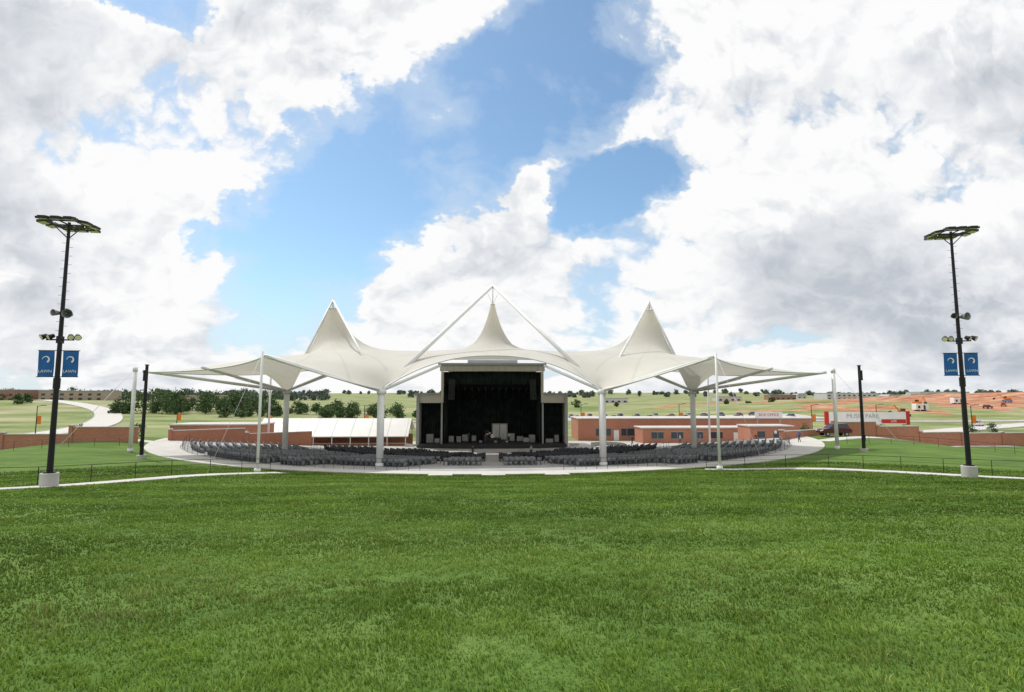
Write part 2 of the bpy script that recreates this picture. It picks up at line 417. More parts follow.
right += qedge(B1, B2, 1.5, .3, 30)
right += [(13.5*(1-t), 93.2, 6.2+.1*t) for t in np.linspace(0, 1, 18)]
left = [(-x, y, z) for x, y, z in right[1:-1]][::-1]
bound = right+left; nb = len(bound)
pts = [Vector((p[0], p[1])) for p in bound]; fixed = {i: bound[i][2] for i in range(nb)}
def inside(x, y):
    c = False; j = nb-1
    for i in range(nb):
        xi, yi = bound[i][0], bound[i][1]; xj, yj = bound[j][0], bound[j][1]
        if (yi > y) != (yj > y) and x < (xj-xi)*(y-yi)/(yj-yi)+xi: c = not c
        j = i
    return c
for pi_, (x, y, z) in enumerate(peaks+lows):
    fixed[len(pts)] = z; pts.append(Vector((x, y)))
    r_ = .26 if pi_ == 0 else .5
    k = 0
    while r_ < 3.4:
        for a in range(20):
            t = 2*math.pi*(a+.5*(k % 2))/20
            if k == 0: fixed[len(pts)] = z
            pts.append(Vector((x+r_*math.cos(t), y+r_*math.sin(t))))
        r_ *= 1.3; k += 1
Bp = np.array([(p[0], p[1]) for p in bound]); gi = 0; yy = 44.
while yy < 94:
    xx = -40.+(.42 if gi % 2 else 0)
    while xx < 40:
        if all(math.hypot(xx-p[0], yy-p[1]) > 3.5 for p in peaks+lows) and np.min(np.hypot(Bp[:, 0]-xx, Bp[:, 1]-yy)) > .5 and inside(xx, yy): pts.append(Vector((xx, yy)))
        xx += .84
    yy += .73; gi += 1
res = delaunay_2d_cdt(pts, [(i, (i+1) % nb) for i in range(nb)], [], 1, 1e-5)
dv, de, df, ov = res[0], res[1], res[2], res[3]
nv = len(dv); PXY = np.array([(p[0], p[1]) for p in dv]); zf = np.full(nv, np.nan)
for i, o in enumerate(ov):
    for k in o:
        if k in fixed: zf[i] = fixed[k]
E = set()
for f in df:
    for a, b in zip(f, list(f[1:])+[f[0]]): E.add((min(a, b), max(a, b)))
E = np.array(list(E)); ln_ = np.hypot(*(PXY[E[:, 0]]-PXY[E[:, 1]]).T); wE = 1/np.maximum(ln_, .05)
isf = ~np.isnan(zf); zz = np.where(isf, zf, 4.5); zp = zz.copy()
den = np.bincount(E[:, 0], wE, nv)+np.bincount(E[:, 1], wE, nv)
s2 = (np.bincount(E[:, 0], ln_, nv)+np.bincount(E[:, 1], ln_, nv))/np.maximum(np.bincount(E[:, 0], None, nv)+np.bincount(E[:, 1], None, nv), 1)
ax_ = np.abs(PXY[:, 0]); ay_ = PXY[:, 1]
base_ = np.interp(ay_, [44, 55, 60, 68, 94], [3.2, 3.7, 4.7, 5.8, 6.0])*(1-sst(22, 40, ax_))+2.9*sst(22, 40, ax_)
Lc = np.where(np.hypot(ax_, ay_-72) < 9, 1.5, 4.0); Lc = np.where(ax_ > 13, 3.7, Lc)
kk = np.clip(s2**2/(4*Lc**2), 0, .2)
for it in range(900):
    av = (np.bincount(E[:, 0], wE*zz[E[:, 1]], nv)+np.bincount(E[:, 1], wE*zz[E[:, 0]], nv))/np.maximum(den, 1e-9)
    av = (av+kk*base_)/(1+kk)
    nw = zz+(av-zz)+.92*(zz-zp); nw[isf] = zf[isf]; zp = zz; zz = nw
b = MB(); b.add([(PXY[i, 0], PXY[i, 1], zz[i]) for i in range(nv)], [tuple(f) for f in df])
M_fab, nt, bs = newmat("membrane_fabric")
g, noise = grass_color_nodes(nt); sp = nt.nodes.new("ShaderNodeSeparateXYZ"); nt.links.new(g.outputs["Position"], sp.inputs[0])
xa = mth(nt, 'ABSOLUTE', sp.outputs[0]); cx = mth(nt, 'MULTIPLY', mth(nt, 'GREATER_THAN', xa, 11.2), 22.3)
ang = mth(nt, 'ARCTAN2', mth(nt, 'SUBTRACT', sp.outputs[1], 73), mth(nt, 'SUBTRACT', xa, cx))
fr = mth(nt, 'FRACT', mth(nt, 'MULTIPLY', mth(nt, 'ADD', ang, 7), 28/(2*math.pi)))
seam = mth(nt, 'LESS_THAN', mth(nt, 'ABSOLUTE', mth(nt, 'SUBTRACT', fr, .5)), .035)
cc = ramp(nt, noise(.25, 5), [(.3, (.60, .58, .52)), (.7, (.67, .65, .59))])
cc = mixc(nt, mth(nt, 'MULTIPLY', seam, .3), cc, (.44, .42, .37))
nt.links.new(cc, bs.inputs["Base Color"]); bs.inputs["Roughness"].default_value = .6; bs.inputs["Specular IOR Level"].default_value = .2
tr = nt.nodes.new("ShaderNodeBsdfTranslucent"); tr.inputs[0].default_value = (.80, .77, .68, 1)
ms = nt.nodes.new("ShaderNodeMixShader")
# translucent share rises with height, greatest at the cone tops
nt.links.new(sstep(nt, sp.outputs[2], 5.5, 9.5, .24, .60), ms.inputs[0])
nt.links.new(bs.outputs[0], ms.inputs[1]); nt.links.new(tr.outputs[0], ms.inputs[2]); nt.links.new(ms.outputs[0], nt.nodes["Material Output"].inputs[0])
b.obj("membrane", [M_fab], pav, smooth=True)
b = MB()
for i in range(nb): b.tube(bound[i], bound[(i+1) % nb], .08, n=6, cap=False)
b.obj("edge_cables", [M_steelw], pav, smooth=True)
b = MB()
def column(x, y, zt, r):
    z0 = h(x, y); b.tube((x, y, z0), (x, y, zt), r, n=20); b.tube((x, y, z0), (x, y, z0+.4), r*1.3, n=20)
    b.tube((x, y, zt-.35), (x, y, zt+.12), r*1.25, n=20)
for s in (-1, 1):
    c1 = (s*11.4, 55, .45); c2 = (s*27.2, 71.5, .55); f = (s*18.7, 44.2, 3.2); o = (s*39.8, 61.8, 2.7)
    column(c1[0], c1[1], c1[2], .36); column(c2[0], c2[1], c2[2], .36)
    column(o[0]+s*.6, o[1]-.3, 3.0, .20)
    b.tube((f[0]+s*.1, f[1]-.3, h(f[0], f[1])), (f[0]+s*.1, f[1]-.3, f[2]+.35), .12, .09, 14)
    b.tube((f[0]+s*.1, f[1]-.3, h(f[0], f[1])), (f[0]+s*.1, f[1]-.3, h(f[0], f[1])+.35), .25, .25, 14)
    pk = (0, 72, 15.0); sp_ = (s*22.3, 74, 13.2)
    b.tube(c1, pk, .25, .20, 12); b.tube(c1, sp_, .17, .13, 12); b.tube(c2, sp_, .17, .13, 12)
    b.tube((s*26, 88, 4.6), sp_, .15, .12, 10)
    b.tube(c1, f, .20, .16, 12); b.tube(c1, (s*5.6, 57.5, 3.2), .17, .14, 12); b.tube(c2, o, .2, .16, 12)
    b.tube(c2, (s*29, 54.0, 2.75), .17, .14, 12); b.tube(c1, (s*14, 68, 3.0), .16, .13, 10); b.tube(c2, (s*18, 64, 3.2), .16, .13, 10)
    b.tube(c2, (s*38, 80, 2.5), .16, .13, 10); b.tube(c2, (s*24, 86, 4), .16, .13, 10)
    b.tube((s*37, 90, h(s*37, 90)), (s*37, 90, 3.7), .16, n=12)
    b.tube((o[0]+s*.6, o[1]-.3, 3), (s*46, 58, h(s*46, 58)), .03, n=5); b.tube((f[0]+s*.1, f[1]-.3, 3.4), (s*21, 40.5, h(s*21, 40.5)), .012, n=5)
    b.tube((s*22.3, 74, 11.8), (s*22.3, 74, 13.4), .12, n=10)
    for a in range(4):
        t = a*1.57+.3; b.tube((s*22.3+.6*math.cos(t), 74+.6*math.sin(t), 11.9), (s*22.3, 74, 13.2), .05, n=6)
    b.tube((s*.9, 72, 14.25), (0, 72, 12.4), .03, n=5)
b.tube((0, 72, 12.3), (0, 72, 15.3), .07, n=10)
for (x, y, z) in peaks:
    rr_ = .29 if x == 0 else .55
    for i in range(20):
        t0, t1 = 2*math.pi*i/20, 2*math.pi*(i+1)/20
        b.tube((x+rr_*math.cos(t0), y+rr_*math.sin(t0), z), (x+rr_*math.cos(t1), y+rr_*math.sin(t1), z), .06, n=6)
b.obj("steel_columns_and_struts", [M_steelw], pav, smooth=True)

# ------------------------------------------------------------------ stage house
st = empty("stage_building", (0, 94.5, 0))
zf_ = -8.5; gz = -10.2
b = MB()
b.box(-13.4, -12.9, 0, 16, gz, .05); b.box(12.9, 13.4, 0, 16, gz, .05)
b.box(-13.4, 13.4, 15.6, 16, gz, .04)
b.box(-12.9, -8.7, 0, .5, -1.4, .05); b.box(8.7, 12.9, 0, .5, -1.4, .05)
b.box(-9.1, -8.65, -.15, 15.5, -1.3, 4.15, 0); b.box(8.65, 9.1, -.15, 15.5, -1.3, 4.15, 0)
b.box(-9.3, 9.3, -.25, .4, 4.2, 5.3)
b.box(-9.1, 9.1, 15.2, 15.55, 0.1, 5.2)
b.obj("walls", [M_cream], st, bevel=.02)
b = MB()
b.box(-13.7, -9.15, -.2, 16.2, .06, .35); b.box(9.15, 13.7, -.2, 16.2, .06, .35)
b.box(-9.6, 9.6, -.5, 16.1, 5.31, 5.65); b.box(-4.5, 4.5, 1.2, 6, 5.66, 6.3)
for x in np.arange(-9.2, 9.3, 1.15): b.box(x-.03, x+.03, -.275, -.255, 4.2, 5.3)
b.obj("roof", [M_greyclad], st)
b = MB()
b.box(-12.9, 12.9, -1.8, 15.5, gz, zf_, 0)
b.obj("stage_deck", [M_dark], st, bevel=.02)
b = MB()
for (x0, x1, y, z0, z1) in ((-8.6, 8.6, 9, zf_, 4.1), (-12.8, -8.7, 3.2, zf_, -1.3), (8.7, 12.8, 3.2, zf_, -1.3), (-8.6, 8.6, .9, 1.9, 4.1)):
    k = int((x1-x0)*9); vs = []
    for i in range(k+1):
        x = x0+(x1-x0)*i/k; d = .13*math.sin(i*1.7)+.05*math.sin(i*.6); vs += [(x, y+d, z0), (x, y+d, z1)]
    b.add(vs, [(2*i, 2*i+2, 2*i+3, 2*i+1) for i in range(k)])
b.box(-8.6, 8.6, 1.2, 9, 4.0, 4.15)
for s in (-1, 1):
    vs = []
    for i in range(41):
        y = .5+8.5*i/40; d = .1*math.sin(i*1.7); vs += [(s*8.5+d, y, zf_), (s*8.5+d, y, 4.0)]
    b.add(vs, [(2*i, 2*i+2, 2*i+3, 2*i+1) for i in range(40)])
b.obj("curtains", [M_cloth], st)
b = MB()
for s in (-1, 1):
    b.box(s*8.9-.14, s*8.9+.14, -.3, .1, zf_, -1.45)
    b.box(s*13.1-.25, s*13.1+.25, -.3, -.02, gz, -.1)
b.obj("proscenium_columns", [M_greyclad], st)
b = MB()
for s in (-1, 1):
    for i in range(8): b.box(s*14.6-.8, s*14.6+.8, -1.5+i*.3, -1.2+i*.3, gz, gz+.2*(i+1))
b.obj("stairs", [M_conc], st)
def truss(b, p0, p1, w=.4):
    p0 = Vector(p0); p1 = Vector(p1); d = p1-p0; n = max(2, int(d.length/.7)); up = Vector((0, 0, w)); sd = Vector((0, w, 0))
    if abs(d.normalized().z) > .8: up = Vector((w, 0, 0))
    cs = [Vector((0, 0, 0)), up, sd, up+sd]
    for c in cs: b.tube(p0+c, p1+c, .035, n=5)
    for i in range(n):
        a = p0+d*(i/n); e_ = p0+d*((i+1)/n); 
        b.tube(a+cs[i % 2], e_+cs[(i+1) % 2], .02, n=4); b.tube(a+cs[2+i % 2], e_+cs[2+(i+1) % 2], .02, n=4)
T0 = 94.5
b = MB()
for y, z in ((1.9, 1.4), (4.5, 1.0), (7.5, 0.0)):
    truss(b, (-8.2, y+T0, z), (8.2, y+T0, z))
    for x in np.arange(-7.5, 7.6, 1.25): b.tube((x, y+T0, z), (x, y+T0-.15, z-.5), .15, .12, 8)
b.obj("lighting_truss", [M_dark])
for s in (-1, 1):
    b = MB(); b.tube((s*7.2, 94.9, 3.9), (s*7.2, 94.9, 2.9), .03, n=5)
    for i in range(9):
        b.box(-.55, .55, -.3, .3, -.2, .17, 0, Matrix.Translation((s*7.2, 94.8-.035*i*i*.5, 2.6-i*.4)) @ Matrix.Rotation(rad(2+i*1.6), 4, 'X'))
    b.obj("line_array_speaker", [M_dark], bevel=.03)
def cab(x, y, w, d, hh, m=None, name="speaker_cabinet"):
    b = MB(); b.box(x-w/2, x+w/2, y, y+d, zf_, zf_+hh, 0); b.box(x-w/2+.06, x+w/2-.06, y-.02, y-.003, zf_+.08, zf_+hh-.08, 1)
    for k in (-1, 1): b.tube((x+k*w*.4, y+.1, zf_+hh), (x+k*w*.4, y+.1, zf_+hh+.05), .04, n=6)
    b.obj(name, [m or M_dark, M_greyclad], bevel=.02)
for x, y, w, d, hh in ((-5, 99, 1.2, .6, 1.3), (-3.4, 99.2, .9, .5, 1.1), (3.6, 99, 1.1, .6, 1.5), (5.1, 98.6, 1.3, .6, 1.0), (-9.8, 95.6, 1, .6, .9), (10.2, 95.4, 1.4, .6, .8)):
    cab(x, y, w, d, hh, None, "speaker_cabinet")
for x, y, w, d, hh, mm in ((-7.4, 97, 1.0, .9, 1.2, M_dark), (7.2, 97, 1.1, .9, 1.3, M_grey), (-6.1, 97.6, .8, .7, 1.0, M_grey), (6.1, 96.4, 1.2, .8, .9, M_dark), (-11.2, 96.6, 1.3, .8, 1.5, M_grey), (11.6, 96.4, .9, .8, 1.4, M_dark), (-2.1, 96, .6, .4, .45, M_dark), (.6, 95.8, .6, .4, .45, M_dark), (2.6, 96, .6, .4, .45, M_dark)):
    cab(x, y, w, d, hh, mm, "equipment_case")
for x in (-2.4, -.2, 1.9, 4.2, -4.4):
    b = MB(); b.tube((x, 95.6, zf_), (x, 95.6, zf_+.03), .16, n=12); b.tube((x, 95.6, zf_), (x, 95.6, zf_+1.5), .018, n=6); b.tube((x, 95.6, zf_+1.5), (x+.05, 95.1, zf_+1.62), .014, n=5); b.tube((x+.05, 95.12, zf_+1.61), (x+.06, 94.98, zf_+1.64), .03, n=8)
    b.obj("microphone_stand", [M_dark])
b = MB(); b.box(-1.6, 1.6, 98, 100.4, zf_, zf_+.6, 0)
b.tube((0, 98.6, zf_+.98), (0, 99.1, zf_+.98), .36, n=18, mi=1)
for x, y, r, z in ((-.5, 98.9, .17, 1.35), (.4, 98.9, .17, 1.35), (.9, 99.2, .24, 1.1), (-.9, 99.3, .2, 1.15)): b.tube((x, y, zf_+z), (x, y, zf_+z+.28), r, n=14, mi=1)
for x in (-1.2, 1.2, -.75, .8):
    b.tube((x, 98.9, zf_+.6), (x, 98.9, zf_+1.9), .02, n=5, mi=2); b.tube((x, 98.9, zf_+1.88), (x, 98.9, zf_+1.9), .26, n=14, mi=2)
b.obj("drum_kit", [M_dark, M_white, M_grey])
b = MB(); b.box(-.1, 2.9, 102.0, 102.3, zf_, zf_+3.1, 0); b.box(.1, 1.3, 101.96, 101.99, zf_+.1, zf_+2.9, 1); b.box(1.5, 2.7, 101.96, 101.99, zf_+.1, zf_+2.9, 1)
b.obj("loading_door", [M_greyclad, M_white])

# ------------------------------------------------------------------ buildings
def brick_building(name, x0, x1, y0, y1, hh, openings, coping=M_conc_l, base=None):
    z0 = min(h(x0, y0), h(x1, y0))-.3 if base is None else base
    z1 = z0+.3+hh; e_ = empty(name, ((x0+x1)/2, (y0+y1)/2, z0)); cx, cy = (x0+x1)/2, (y0+y1)/2
    b = MB(); b.box(x0-cx, x1-cx, y0-cy, y1-cy, 0, z1-z0); b.obj("walls", [M_brick], e_)
    b = MB(); b.box(x0-cx-.15, x1-cx+.15, y0-cy-.15, y1-cy+.15, z1-z0+.003, z1-z0+.22); b.obj("roof", [coping], e_, bevel=.02)
    b = MB()
    for (ox, w, zb, zt, mi) in openings:
        b.box(ox-cx-w/2, ox-cx+w/2, y0-cy-.05, y0-cy-.005, zb+.3, zt+.3, mi)
        b.box(ox-cx-w/2-.08, ox-cx+w/2+.08, y0-cy-.09, y0-cy-.052, zt+.3, zt+.4, 2)
        b.box(ox-cx-w/2-.08, ox-cx+w/2+.08, y0-cy-.09, y0-cy-.052, zb+.22, zb+.3, 2)
        if w > 1.5:
            for k in range(1, int(w/1.2)): b.box(ox-cx-w/2+k*1.2-.03, ox-cx-w/2+k*1.2+.03, y0-cy-.08, y0-cy-.053, zb+.3, zt+.3, 2)
    b.obj("windows_and_doors", [M_glass, M_white, M_greyclad], e_)
    return e_
ops = [(x, 3.2, 1.0, 2.6, 0) for x in np.arange(24, 50, 5.5)]+[(26.8, 1.1, 0, 2.2, 1), (38, 1.1, 0, 2.2, 1), (52, 1.1, 0, 2.2, 0), (56, 3.8, .9, 2.7, 1), (62, 3.0, .9, 2.7, 0)]
brick_building("brick_concession_building", 18.5, 70, 115, 125, 4.6, ops)
brick_building("brick_concession_building", 30, 52, 106, 112, 2.9, [(x, 2.4, .9, 2.2, 0) for x in (33, 37, 41, 45)]+[(49, 1.1, 0, 2.1, 1)])
brick_building("brick_restroom_building", -53, -38.5, 90, 96, 3.0, [(-50, 1.1, 0, 2.1, 0), (-45.5, 2.4, 1.2, 2.1, 0), (-41, 1.1, 0, 2.1, 1)])
brick_building("brick_ticket_building", 47, 55, 96, 101, 3.0, [(49, 1.4, 1, 2.2, 0), (52, 1.4, 1, 2.2, 0)])
def brick_wall(pts, hh):
    b = MB()
    for (x0, y0), (x1, y1) in zip(pts[:-1], pts[1:]):
        L_ = math.hypot(x1-x0, y1-y0); n = max(1, int(L_/8)); an = math.atan2(y1-y0, x1-x0)
        for i in range(n):
            ax, ay = x0+(x1-x0)*i/n, y0+(y1-y0)*i/n; z = h(ax, ay); M_ = Matrix.Translation((ax, ay, z)) @ Matrix.Rotation(an, 4, 'Z')
            b.box(.25, L_/n-.25, -.15, .15, -1.2, hh, 0, M_); b.box(.25, L_/n-.25, -.2, .2, hh+.003, hh+.12, 1, M_)
            b.box(-.25, .25, -.28, .28, -1.2, hh+.2, 0, M_); b.box(-.32, .32, -.34, .34, hh+.203, hh+.35, 1, M_)
    return b.obj("brick_wall", [M_brick, M_conc_l])
brick_wall([(-92, 74), (-47.5, 74)], 2.0); brick_wall([(-47, 80), (-30, 91)], 1.4)
brick_wall([(56, 86), (112, 92)], 2.1); brick_wall([(44, 80), (56, 86)], 1.3); brick_wall([(-135, 80), (-95, 75)], 1.8)
cn = empty("white_canopy_shelter", (-28.5, 100, -9.8)); b = MB()
b.prism([(-3.9, 2.5), (0, 5.5), (4.5, 3.2), (4.5, 3.05), (0, 5.35), (-3.9, 2.35)], -13.5, 13.5, 0, Matrix.Rotation(rad(90), 4, 'Z') @ Matrix.Scale(1, 4))
b.obj("roof", [M_white], cn); b = MB()
for x in np.arange(-13, 13.1, 3.25):
    b.tube((x, -3.6, 0), (x, -3.6, 2.7), .09, n=8); b.tube((x, 4.2, 0), (x, 4.2, 3.2), .09, n=8)
    b.tube((x, -3.93, 2.50), (x, 0, 5.53), .035, n=6)
b.obj("posts", [M_steelw], cn); b = MB(); b.box(-13.2, 13.2, -2.8, -2.5, 0, 1.1, 0); b.box(-13.2, 13.2, 3.6, 4.0, 0, 2.4, 0); b.box(-13.3, 13.3, -2.95, -2.35, 1.103, 1.2, 1)
b.obj("counter", [M_brick, M_conc_l], cn)
b = MB()
for i in range(14):
    a = rad(-20+i*12); a2 = rad(-20+(i+1)*12); x0, y0 = 20+3.2*math.cos(a), 92+3.2*math.sin(a); x1, y1 = 20+3.2*math.cos(a2), 92+3.2*math.sin(a2)
    b.add([(x0, y0, -10), (x1, y1, -10), (x1, y1, -8.3), (x0, y0, -8.3)], [(0, 1, 2, 3)])
    b.add([(x0, y0, -8.3), (x1, y1, -8.3), (20+(x1-20)*.9, 92+(y1-92)*.9, -8.3), (20+(x0-20)*.9, 92+(y0-92)*.9, -8.3)], [(0, 1, 2, 3)])
b.obj("curved_concrete_wall", [M_conc_l])
sg = empty("entrance_sign", (80.5, 112, -9.8)); b = MB()
b.box(-8.5, 8.5, -.15, .15, 3.6, 6.1, 0); b.box(-9.3, -8.52, -.2, .2, 3.4, 6.3, 1); b.box(8.52, 9.3, -.2, .2, 3.4, 6.3, 1)
b.box(3.0, 8.4, -.19, -.155, 3.75, 4.6, 1)
for x in (-8, -3, 3, 8): b.box(x-.2, x+.2, -.1, .1, 0, 3.6, 2)
b.obj("panel", [M_white, M_red, M_grey], sg)
text("MUSIC PARK", 1.3, (-1, -.17, 5.25), (rad(90), 0, 0), M_greyclad, sg); text("LIVE", .7, (5.7, -.21, 4.17), (rad(90), 0, 0), M_white, sg)
sg = empty("directory_sign", (60, 114, -9.8)); b = MB(); b.box(-3, 3, -.1, .1, 4.9, 6.1, 0); b.box(-2.6, -2.4, -.05, .05, 0, 4.9, 1); b.box(2.4, 2.6, -.05, .05, 0, 4.9, 1); b.obj("panel", [M_white, M_grey], sg)
text("BOX OFFICE", .8, (0, -.11, 5.5), (rad(90), 0, 0), M_red, sg)

# ------------------------------------------------------------------ floodlight poles
def floodlight_pole(x, y, ht, yaw):
    e_ = empty("floodlight_pole", (x, y, h(x, y)), yaw)
    b = MB(); b.tube((0, 0, -.4), (0, 0, .75), .42, n=24); b.obj("concrete_base", [M_conc], e_, bevel=.03)
    b = MB(); b.tube((0, 0, .75), (0, 0, .82), .3, n=16); b.tube((0, 0, .82), (0, 0, ht), .15, .075, 16)
    b.tube((0, 0, ht*.36), (0, 0, ht*.36+.6), .17, n=12)
    for i in range(24): b.tube((.10*(1 if i % 2 else -1), 0, ht*.58+i*.25), (.28*(1 if i % 2 else -1), 0, ht*.58+i*.25), .012, n=4)
    b.obj("shaft", [M_black], e_, smooth=False)
    b = MB(); z = ht-.15
    for sx in (-.8, 0, .8): b.tube((sx, -.85, z), (sx, .85, z), .04, n=6)
    for sy in (-.85, 0, .85): b.tube((-.85, sy, z), (.85, sy, z), .045, n=6)
    b.tube((0, 0, z-.8), (-.8, 0, z), .03, n=5); b.tube((0, 0, z-.8), (.8, 0, z), .03, n=5)
    b.obj("crossarms", [M_dark], e_)
    b = MB()
    for sy in (-1, 1):
        for sx in (-.64, 0, .64):
            Mx = Matrix.Translation((sx, sy*1.0, z+.02)) @ Matrix.Rotation(rad(-sy*10), 4, 'X')
            b.box(-.27, .27, -.27, .27, -.02, .10, 0, Mx); b.box(-.24, .24, -.24, .24, -.035, -.022, 1, Mx)
            for k in range(5): b.box(-.2, .2, -.2+k*.1-.01, -.2+k*.1+.01, .10, .16, 0, Mx)
    for sx in (-1, 1):
        for sy in (-.35, .35):
            Mx = Matrix.Translation((sx*1.02, sy, z)) @ Matrix.Rotation(rad(sx*10), 4, 'Y'); b.box(-.26, .26, -.26, .26, -.02, .12, 0, Mx); b.box(-.23, .23, -.23, .23, -.035, -.022, 1, Mx)
    b.obj("floodlights", [M_dark, M_lens], e_)
    b = MB(); z = ht*.645
    b.tube((0, 0, z), (.3, -.1, z), .035, n=6)
    b.tube((.22, .25, z), (.42, -.3, z-.03), .06, .26, 18, 0, cap=False); b.tube((.2, .38, z+.01), (.22, .24, z), .12, .10, 12)
    b.tube((-.12, .25, z+.05), (-.32, -.25, z+.02), .05, .19, 18, 0, cap=False); b.tube((-.1, .36, z+.06), (-.12, .24, z+.05), .09, .08, 12)
    b.obj("horn_speakers", [M_grey], e_, smooth=True)
    b = MB(); z = ht*.545
    b.tube((-.7, 0, z), (.7, 0, z), .04, n=8); b.box(-.13, .13, -.13, .13, z-.2, z+.2)
    for sx in (-.68, .68):
        b.tube((sx, 0, z), (sx, 0, z+.2), .03, n=6)
        for k in (-.15, .2):
            c = Vector((sx+k, 0, z+.18)); d = Vector((math.copysign(.45, sx), -.6, -.4)).normalized()
            b.tube(c-d*.16, c+d*.14, .11, .17, 14); b.tube(c+d*.142, c+d*.15, .14, .14, 14, 1)
    b.obj("spotlights", [M_black, M_lens], e_)
    b = MB(); zb = ht*.405; zt = zb+1.46
    for zz_ in (zb, zt): b.tube((-1.05, 0, zz_), (1.05, 0, zz_), .022, n=6)
    b.obj("banner_arms", [M_black], e_)
    for sx in (-1, 1):
        b = MB(); vs = []
        for i in range(9):
            for j in range(9): vs.append((sx*(.21+.80*i/8), .02*math.sin(i*.9+j*.5), zb+.02+1.42*j/8))
        b.add(vs, [(i*9+j, i*9+j+1, (i+1)*9+j+1, (i+1)*9+j) for i in range(8) for j in range(8)])
        b.obj("banner", [M_blue], e_, smooth=True)
        for rz, yo in ((0, -.04), (math.pi, .04)):
            text("LAWN", .23, (sx*.61, yo, zb+.30), (rad(90), 0, rz), M_white, e_, ext=.002)
            b = MB(); pr = []
            for i in range(15): t = -1.1+i*.3; rr_ = .2; pr.append((rr_*math.cos(t), rr_*math.sin(t)))
            for i in range(14):
                (x0, z0), (x1, z1) = pr[i], pr[i+1]; k0, k1 = .45+.03*i, .45+.03*(i+1)
                q_ = [(sx*.61+x0, yo, zb+.95+z0), (sx*.61+x1, yo, zb+.95+z1), (sx*.61+x1*k1, yo, zb+.95+z1*k1), (sx*.61+x0*k0, yo, zb+.95+z0*k0)]
                b.add(q_, [(0, 1, 2, 3)])
            b.obj("emblem", [M_white], e_)
    return e_
floodlight_pole(-24.1, 30.3, 14.75, rad(6)); floodlight_pole(30.5, 33.4, 16.1, rad(-10))
for (x, y, zt) in ((-35.0, 55, 3.0), (40.4, 57, 3.2)):
    z = h(x, y); b = MB(); b.tube((x, y, z-.3), (x, y, zt), .18, .14, 14); b.tube((x, y, z-.2), (x, y, z+.35), .42, n=18, mi=1)
    b.box(x-.14, x+.14, y-.32, y-.1, zt-1.6, zt-.5); b.tube((x, y, zt), (x, y, zt+.08), .2, n=14)
    b.box(x-.1, x+.1, y-.26, y-.12, z+1.2, z+1.8)
    b.obj("loudspeaker_pole", [M_black, M_conc], bevel=.01)
def lamp_post(x, y, ht=7.5):
    z = h(x, y); b = MB(); b.tube((x, y, z), (x, y, z+ht), .1, .07, 8); b.tube((x, y, z+ht-.1), (x+1.2, y, z+ht+.15), .05, n=6)
    b.box(x+.9, x+1.7, y-.16, y+.16, z+ht+.08, z+ht+.2); b.tube((x, y, z), (x, y, z+.5), .25, n=10, mi=2)
    b.box(x+.12, x+.95, y-.015, y+.015, z+ht*.5, z+ht*.5+1.7, 1)
    b.obj("lamp_post", [M_dark, M_orange, M_conc])
for p in ((-28, 118), (22, 132), (46, 130), (72, 118), (90, 122), (-48, 116), (-75, 130), (100, 108), (-14, 125), (118, 130), (-95, 115)): lamp_post(*p)

# ------------------------------------------------------------------ cars
def car(x, y, rot, paint, suv=False, name="parked_car"):
    e_ = empty(name, (x, y, h(x, y)+.19), rot); b = MB(); k = 1.15 if suv else 1
    low = [(-2.25, .35), (-2.3, .62), (-2.15, .88*k), (-1.0, .95*k), (1.0, .93*k), (2.0, .78*k), (2.28, .6), (2.25, .32)]
    b.prism(low, -.88, .88)
    b.obj("body", [paint], e_, bevel=.06)
    rf = [(-1.95 if suv else -1.55, .93*k), (-1.65 if suv else -.95, 1.42*k), (.25, 1.45*k), (1.05, .93*k)]
    b = MB(); n = 4; vs = [(p[0], -.80, p[1]) if i in (0, 3) else (p[0], -.62, p[1]) for i, p in enumerate(rf)]+[(p[0], .80, p[1]) if i in (0, 3) else (p[0], .62, p[1]) for i, p in enumerate(rf)]
    b.add(vs, [(i, (i+1) % n, n+(i+1) % n, n+i) for i in range(n)]+[(3, 2, 1, 0), (4, 5, 6, 7)]); b.obj("windows", [M_glass], e_, bevel=.03)
    b = MB(); b.box(rf[1][0]-.03, .3, -.64, .64, 1.43*k, 1.48*k)
    for s in (-1, 1):
        for i, j in ((0, 1), (3, 2)): b.tube((rf[i][0], s*.81, rf[i][1]), (rf[j][0], s*.63, rf[j][1]), .04, n=6)
        b.tube((-.35, s*.81, .93*k), (-.35, s*.64, 1.44*k), .04, n=6)
    b.obj("roof", [paint], e_)
    b = MB()
    for wx_ in (-1.4, 1.4):
        for s in (-1, 1): b.tube((wx_, s*.72, .16), (wx_, s*.93, .16), .33, n=18, mi=0); b.tube((wx_, s*.931, .16), (wx_, s*.94, .16), .2, n=12, mi=1)
    b.obj("wheels", [M_rubber, M_grey], e_)
    b = MB()
    for s in (-1, 1): b.box(2.2, 2.31, s*.7-.15, s*.7+.15, .6, .74, 0); b.box(-2.33, -2.2, s*.72-.12, s*.72+.12, .62, .8, 1)
    b.obj("lights", [M_white, M_red], e_)
paints = [mat("paint_%d" % i, c, .25, .03, 1, spec=.6) for i, c in enumerate([(.6, .6, .6), (.08, .01, .015), (.03, .04, .07), (.3, .31, .33), (.02, .02, .02), (.35, .05, .03), (.12, .2, .35)])]
car(52.5, 80.5, rad(175), paints[1], True, "parked_suv")
for i in range(30):
    car(20+(i % 15)*7.2+random.uniform(-1, 1), 212+(i//15)*16+random.uniform(-1, 1), rad(90 if i % 3 else 88), random.choice(paints), i % 2 == 0)
for (x, y, r_) in ((120, 108, 20), (126, 112, 200), (134, 118, 20), (-118, 125, 80), (150, 160, 30), (-60, 192, 5), (240, 250, 10), (260, 262, 40), (300, 300, 100)): car(x, y, rad(r_), random.choice(paints), True)
